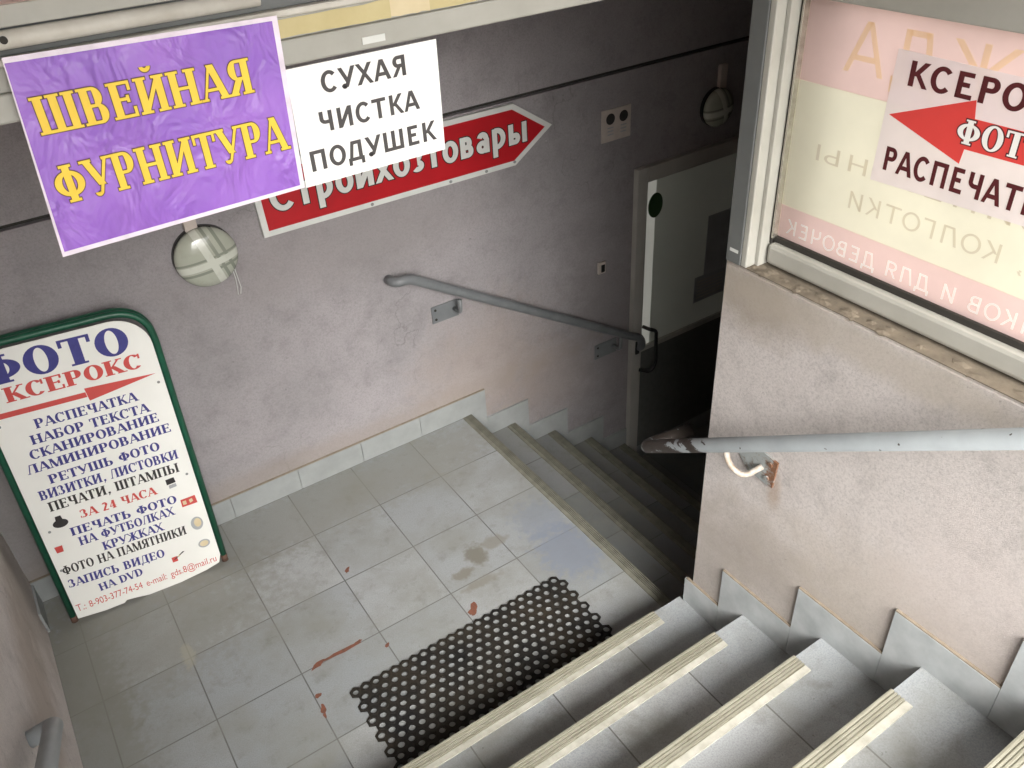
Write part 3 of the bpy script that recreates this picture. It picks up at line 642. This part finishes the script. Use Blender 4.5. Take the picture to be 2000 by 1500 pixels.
# ------------------------------------------------------------------ door
dr = empty('shop_door', 'grey door with a tall frosted pane at the bottom of the lower steps', 'door')
bm = bmesh.new()
for b in ((2.832, 2.895, ZL + .06, .98), (3.66, 3.72, ZL + .06, .98)): box(bm, b[0], b[1], YW - .035, YW - .0005, b[2], b[3], .003)
box(bm, 2.8955, 3.6595, YW - .035, YW - .0005, .905, .98, .003); box(bm, 2.8955, 3.6595, YW - .033, YW - .0005, -.055, -.028, .002)
link('frame', bm, 'door', dr)
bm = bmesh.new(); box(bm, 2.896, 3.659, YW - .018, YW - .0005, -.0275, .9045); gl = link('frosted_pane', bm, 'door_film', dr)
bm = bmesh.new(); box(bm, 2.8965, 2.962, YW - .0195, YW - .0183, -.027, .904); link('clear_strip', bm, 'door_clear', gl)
bm = bmesh.new(); box(bm, 2.896, 3.659, YW - .018, YW - .0005, ZL + .11, -.0555); link('lower_panel', bm, 'door_dark', dr)
bm = bmesh.new(); tube(bm, fillet([(2.90, YW - .036, .105), (2.91, 1.13, .105), (2.945, 1.12, .09), (2.955, 1.12, -.12), (2.92, 1.12, -.165), (2.885, YW - .036, -.165)], .035, 7), .010, 12); link('handle', bm, 'dark_plastic', dr, True)
bm = bmesh.new(); box(bm, 2.85, 2.875, YW - .045, YW - .0355, -.05, .03, .003); link('lock', bm, 'dark_plastic', dr)
bm = bmesh.new(); disc(bm, (2.960, YW - .0200, .768), (1, 0, 0), (0, 0, 1), .047, .064, .001, 28); tag(link('round_sticker', bm, 'green_sticker'), 'round dark green sticker on the upper left of the door pane', 'sticker')
bm = bmesh.new(); box(bm, 3.335, 3.53, YW - .0200, YW - .0184, .26, .60); tag(link('paper_notice', bm, 'sheet'), 'tall grey paper notice on the door pane, upper of the two', 'paper')
bm = bmesh.new(); box(bm, 3.27, 3.50, YW - .0222, YW - .0204, .105, .26)
pn = tag(link('paper_notice', bm, 'sheet'), 'wide lined paper notice on the door pane, lower of the two', 'paper')
decal('print_lines', [[(3.29, z), (3.48, z), (3.48, z + .008), (3.29, z + .008)] for z in [.125 + .02 * k for k in range(6)]], 'door', pn, (0, YW - .0223, 0), (1, 0, 0), (0, 0, 1))

# ------------------------------------------------------------------ sandwich board
sb = empty('sandwich_board', 'white sandwich board in a green tube frame leaning in the landing corner', 'sandwich board')
BO = Vector((-.0234, 1.0245, 0)); BU = Vector((.9966, -.0773, -.029)).normalized(); BV = Vector((.0367, .101, .9942)); BV = (BV - BU * BV.dot(BU)).normalized(); BN = BU.cross(BV)
bp = lambda a, b, d=0: BO + BU * a + BV * b + BN * d
BW, BH, br = .589, 1.146, .0118
def arch(d, drop, name, mat):
    pts = [bp(br, drop + .03, d), bp(br, BH - br, d), bp(BW - br, BH - br, d), bp(BW - br, drop + .055, d)]
    bm = bmesh.new(); tube(bm, fillet(pts, .13, 12), br, 14); return link(name, bm, mat, sb, True)
arch(0, 0, 'front_frame', 'green'); arch(-.03, .0, 'rear_frame', 'green')
for (a, z0, z1) in ((br, .004, .03), (BW - br, .024, .055)):
    for d in (0, -.03):
        bm = bmesh.new(); tube(bm, [bp(a, z0, d), bp(a, z1, d)], br * 1.06, 14); link('foot', bm, 'rusty_foot', sb, True)
out = [(.0265, .021), (.12, .012), (.19, .013), (.20, .022), (.235, .017), (.28, .008), (.40, .010), (.50, .022), (.553, .036), (.565, .07)]
rc = .115; cxr, cyr = .565 - rc, BH - .028 - rc
out += [(cxr + rc * math.cos(a), cyr + rc * math.sin(a)) for a in [PI / 2 * k / 8 for k in range(9)]]
out += [(.024 + rc + rc * math.cos(a), cyr + rc * math.sin(a)) for a in [PI / 2 + PI / 2 * k / 8 for k in range(9)]]
bm = bmesh.new(); prism(bm, [bp(a, b, br + .001) for a, b in out], BN * .003); pan = link('panel', bm, 'board', sb)
PF = br + .0041
def bt(s, u0, v0, u1, v1, h, mat, st=SERIF):
    a, b = bp(u0, v0, PF), bp(u1, v1, PF); u = (b - a); wd = u.length; u.normalize()
    text('lettering', s, st, a, u, (BV - u * BV.dot(u)), wd, h * 1.07, mat, pan, 0, .03, .0004)
for row in (('ФОТО', .050, 1.004, .497, .996, .092, 'blue', SERIFB), ('КСЕРОКС', .093, .935, .515, .930, .050, 'red', SERIFB),
            ('РАСПЕЧАТКА', .141, .819, .464, .814, .033, 'blue'), ('НАБОР ТЕКСТА', .112, .765, .489, .7605, .033, 'blue'), ('СКАНИРОВАНИЕ', .092, .712, .509, .7135, .033, 'blue'),
            ('ЛАМИНИРОВАНИЕ', .067, .661, .536, .660, .033, 'blue'), ('РЕТУШЬ ФОТО', .116, .603, .482, .601, .033, 'blue'), ('ВИЗИТКИ, ЛИСТОВКИ', .069, .551, .531, .545, .035, 'blue'),
            ('ПЕЧАТИ, ШТАМПЫ', .082, .497, .520, .490, .036, 'black'), ('ЗА 24 ЧАСА', .164, .433, .422, .428, .032, 'red'), ('ПЕЧАТЬ ФОТО', .114, .3746, .4785, .365, .032, 'blue'),
            ('НА ФУТБОЛКАХ', .127, .3245, .457, .318, .034, 'blue'), ('КРУЖКАХ', .192, .271, .404, .268, .034, 'blue'), ('ФОТО НА ПАМЯТНИКИ', .041, .226, .475, .217, .036, 'black'),
            ('ЗАПИСЬ ВИДЕО', .042, .165, .3775, .152, .034, 'blue'), ('НА DVD', .130, .104, .286, .1076, .032, 'blue')):
    bt(*row)
a, b = bp(.035, .052, PF), bp(.546, .047, PF); u = (b - a).normalized()
LV = (BV - u * BV.dot(u)).normalized()
for wd_, f0, f1 in (('Т.:', 0, .06), ('8-903-377-74-54', .085, .455), ('e-mail:', .485, .63), ('gds.8@mail.ru', .66, 1.0)):
    latin('lettering', wd_, a + (b - a) * f0, u, LV, (b - a).length * (f1 - f0), .030, 'red', pan, .0005)
DO = bp(0, 0, PF)
decal('print_arrow', [[(.026, .886), (.319, .879), (.318, .898), (.026, .906)], [(.322, .8635), (.546, .8956), (.318, .912)]], 'red', pan, DO, BU, BV)
decal('print_picture', [circ(.097, .440, .025, .017), [(.085, .45), (.109, .45), (.106, .472), (.088, .472)], [(.463, .45), (.495, .452), (.493, .475), (.463, .473)],
                        [(.40, .122), (.407, .122), (.447, .145), (.44, .147)]], 'black', pan, DO, BU, BV)
decal('print_picture', [[(.489, .337), (.545, .337), (.543, .372), (.49, .37)], [(.05, .325), (.072, .325), (.074, .352), (.048, .352)], [(.395, .112), (.415, .112), (.415, .135), (.395, .135)]], 'red', pan, DO, BU, BV)
decal('print_picture', [[(.468, .432), (.494, .434), (.494, .448), (.468, .447)], circ(.52, .2475, .022, .03), circ(.522, .148, .022, .019)], 'sheet', pan, DO, BU, BV, .0005)
decal('print_picture', [circ(.523, .25, .013, .02), circ(.522, .148, .016, .013), [(.495, .345), (.508, .345), (.508, .362), (.495, .362)], [(.52, .345), (.532, .35), (.53, .364), (.518, .36)], [(.42, .128), (.428, .132), (.424, .138), (.417, .134)]], 'tape_pale', pan, DO, BU, BV, .0008)
for a, b in ((.545, .86), (.045, .86), (.055, .42), (.54, .47), (.04, .25)):
    bm = bmesh.new(); disc(bm, bp(a, b, PF), BU, BV, .005, .005, .0015, 10); link('rivet', bm, 'rust', pan)

# ------------------------------------------------------------------ kiosk frame: beam, posters, window on the half wall, roof
BY = -.2
be = empty('metal_beam', 'pale metal beam overhead with yellowed tape, holding the hanging posters', 'beam')
def bx(name, mat, *b, bev=.002, par=be):
    bm = bmesh.new(); box(bm, *b, bev); return link(name, bm, mat, par)
bx('lower_profile', 'alu', XL - .15, XR + .165, BY, BY + .07, 2.096, 2.138, bev=.004)
bx('web', 'alu', XL - .15, XR + .165, BY + .006, BY + .066, 2.1385, 2.174)
bx('lip', 'white_metal', XL - .15, XR + .165, BY - .003, BY + .07, 2.1745, 2.186, bev=.003)
bx('recess', 'alu_dark', XL - .15, XR + .165, BY + .012, BY + .07, 2.1862, 2.26)
bm = bmesh.new(); tube(bm, [(XL - .14, BY - .002, 2.2105), (.783, BY - .002, 2.2105)], .0132, 16); link('cover_bar', bm, 'white_metal', be, True)
bx('upper_plate', 'alu', XL - .15, .66, BY - .004, BY + .0115, 2.2262, 2.256)
bm = bmesh.new(); disc(bm, (.402, BY - .0155, 2.213), (1, 0, 0), (0, 0, 1), .0055, .0055, .003, 12); link('screw', bm, 'gap', be)
for (n, x0, x1, m) in (('tape', .79, 1.02, 'tape'), ('torn_tape', 1.02, 1.10, 'tape_pale'), ('tape', 1.10, 1.62, 'tape')):
    bm = bmesh.new(); k = 9; up_ = [(x0 + (x1 - x0) * i / k, BY + .0055, 2.1725 - random.random() * .003) for i in range(k + 1)]; dn = [(x0 + (x1 - x0) * i / k, BY + .0055, 2.1395 + random.random() * .003) for i in range(k + 1)]
    prism(bm, dn + up_[::-1], (0, -.001, 0)); link('tape', bm, m, be)
bx('tape', 'sign_white', .955, 1.0, BY - .0012, BY - .0002, 2.106, 2.118, bev=0)
fp = empty('fascia_banner', 'pink banner above the metal beam, cut off by the top of the picture', 'banner')
bm = bmesh.new(); box(bm, XL, XR + .1, BY - .0075, BY - .0045, 2.2565, ROOF - .002); link('banner_sheet', bm, 'ban_pink', fp)

pp = empty('purple_poster', 'glossy purple poster with yellow serif lettering hanging from the beam', 'poster')
def quad_sheet(name, q, y, th, mat, par):
    bm = bmesh.new(); prism(bm, [(x, y, z) for x, z in q], (0, -th, 0)); return link(name, bm, mat, par)
bo = quad_sheet('border', [(.369, 1.880), (.793, 1.885), (.805, 2.181), (.391, 2.190)], BY - .012, .0008, 'border', pp)
pf = quad_sheet('purple_face', [(.374, 1.888), (.785, 1.892), (.795, 2.174), (.392, 2.182)], BY - .0129, .0005, 'purple', pp)
for (e, m, lf) in ((.028, 'outline', .0004), (0, 'yellow', .0009)):
    text('lettering', 'ШВЕЙНАЯ', SERIF, (.404, BY - .0135, 2.074), (1, 0, -.012), (0, 0, 1), .337, .056, m, pf, e, .05, lf)
    text('lettering', 'ФУРНИТУРА', SERIF, (.395, BY - .0135, 1.964), (1, 0, -.004), (0, 0, 1), .382, .060, m, pf, e, .05, lf)
wp = empty('white_poster', 'white paper poster with dark block letters hanging beside the purple poster', 'poster')
ws = quad_sheet('paper_sheet', [(.798, 1.881), (1.096, 1.882), (1.100, 2.092), (.803, 2.093)], BY - .006, .0008, 'paper', wp)
for s, x0, x1, z, h in (('СУХАЯ', .861, 1.034, 2.0405, .037), ('ЧИСТКА', .843, 1.050, 1.9735, .037), ('ПОДУШЕК', .812, 1.079, 1.907, .038)):
    text('lettering', s, SANS, (x0, BY - .0069, z), (1, 0, 0), (0, 0, 1), x1 - x0, h, 'ink', ws, 0, .06, .0004)

kw = empty('framed_window', 'grey aluminium framed window with a translucent banner on top of the half wall', 'window')
KX = 1.83
def kx(name, mat, *b, bev=.003): return bx(name, mat, *b, bev=bev, par=kw)
kx('corner_post', 'alu_dark', XR - .0005, XR + .055, -.400, -.352, HW + .002, ROOF)
kx('jamb', 'alu', XR + .001, KX + .028, -.4185, -.4005, HW + .003, ROOF)
kx('jamb', 'alu', XR + .030, KX + .03, -.431, -.419, HW + .004, ROOF, bev=.002)
kx('rubber_seal', 'gap', KX + .012, KX + .032, -.4365, -.4315, HW + .06, ROOF, bev=0)
kx('glazing_bead', 'bead', KX + .008, KX + .03, -.4425, -.437, HW + .075, ROOF, bev=.002)
bm = bmesh.new(); box(bm, KX, KX + .05, -2.28, -.436, 1.477, 1.531, .010); link('sill_bar', bm, 'alu', kw)
kx('rubber_seal', 'gap', KX + .018, KX + .05, -2.28, -.437, 1.5315, 1.546, bev=0)
kx('top_bar', 'alu', KX - .002, KX + .05, -2.28, -.4435, 2.088, 2.30, bev=.004)
BX = KX + .025
zb = [1.5465, 1.628, 1.917, 2.0875]
bm = bmesh.new()
for i in range(3):
    box(bm, BX, BX + .0015, -2.28, -.443, zb[i], zb[i + 1] - (.0 if i == 2 else .0003), 0, i % 2)
bn = link('banner_sheet', bm, ['ban_pink', 'ban'], kw)
TU, TV = (0, 1, 0), (0, 0, 1)
def rev(s, st, yl, yr, z, h, mat): text('lettering', s, st, (BX - .0006, yr, z), TU, TV, yl - yr, h, mat, bn, 0, .08, 0)
# the banner faces the street, so its lettering is seen mirrored from inside (yl = end of the word, nearer the post)
rev('ОДЕЖДА', SANSL, -.545, -1.235, 1.957, .10, 'ban_gold')
rev('КОМБИНЕЗОНЫ', SANSL, -.508, -1.24, 1.757, .036, 'ban_txt')
rev('А, КОЛГОТКИ', SANSL, -.613, -1.06, 1.678, .039, 'ban_txt')
rev('ДЛЯ МАЛЬЧИКОВ И ДЛЯ ДЕВОЧЕК', SANSL, -.466, -1.40, 1.562, .036, 'ban_light')
sk = decal('inventory_sticker', [[(0, 0), (.028, 0), (.028, .009), (0, .009)]], 'sign_white', None, (XR - .0012, -.364, 1.5), (0, -1, 0), (0, 0, 1))
tag(sk, 'tiny white sticker near the foot of the dark window post', 'sticker')

cp = empty('copy_poster', 'pinkish paper with red arrow and dark lettering stuck on the window banner', 'poster')
CX = BX - .004
bm = bmesh.new(); prism(bm, [(CX, y, z) for y, z in ((-.663, 1.757), (-1.13, 1.770), (-1.11, 2.012), (-.668, 2.021))], (-.0006, 0, 0)); cs = link('paper_sheet', bm, 'copy_paper', cp)
CO = Vector((CX - .0007, 0, 0)); CU, CV = Vector((0, -1, 0)), Vector((0, 0, 1))
text('lettering', 'КСЕРОКС', SANS, CO + Vector((0, -.697, 1.9585)), CU, CV, .335, .047, 'copy_ink', cs, 0, .06, .0004)
text('lettering', 'РАСПЕЧАТКА', SANS, CO + Vector((0, -.683, 1.786)), CU, CV, .362, .049, 'copy_ink', cs, 0, .05, .0004)
decal('print_arrow', [[(.676, 1.897), (.842, 1.842), (.845, 1.871), (1.09, 1.873), (1.09, 1.929), (.850, 1.929), (.844, 1.962)]], 'copy_red', cs, CO, CU, CV)
for (e, m, lf) in ((.05, 'copy_ink', .0006), (0, 'paper', .0011)):
    text('lettering', 'ФОТО', SERIF, CO + Vector((0, -.822, 1.8805)), CU, CV, .175, .045, m, cs, e, .05, lf)

bm = bmesh.new(); box(bm, XL - .4, XR + .25, -2.5, YW + .4, ROOF + .001, ROOF + .12); box(bm, XR + .2505, XE + .4, -.56, YW + .4, ROOF + .001, ROOF + .12); tag(link('ceiling', bm, 'roof'), kind='structure')
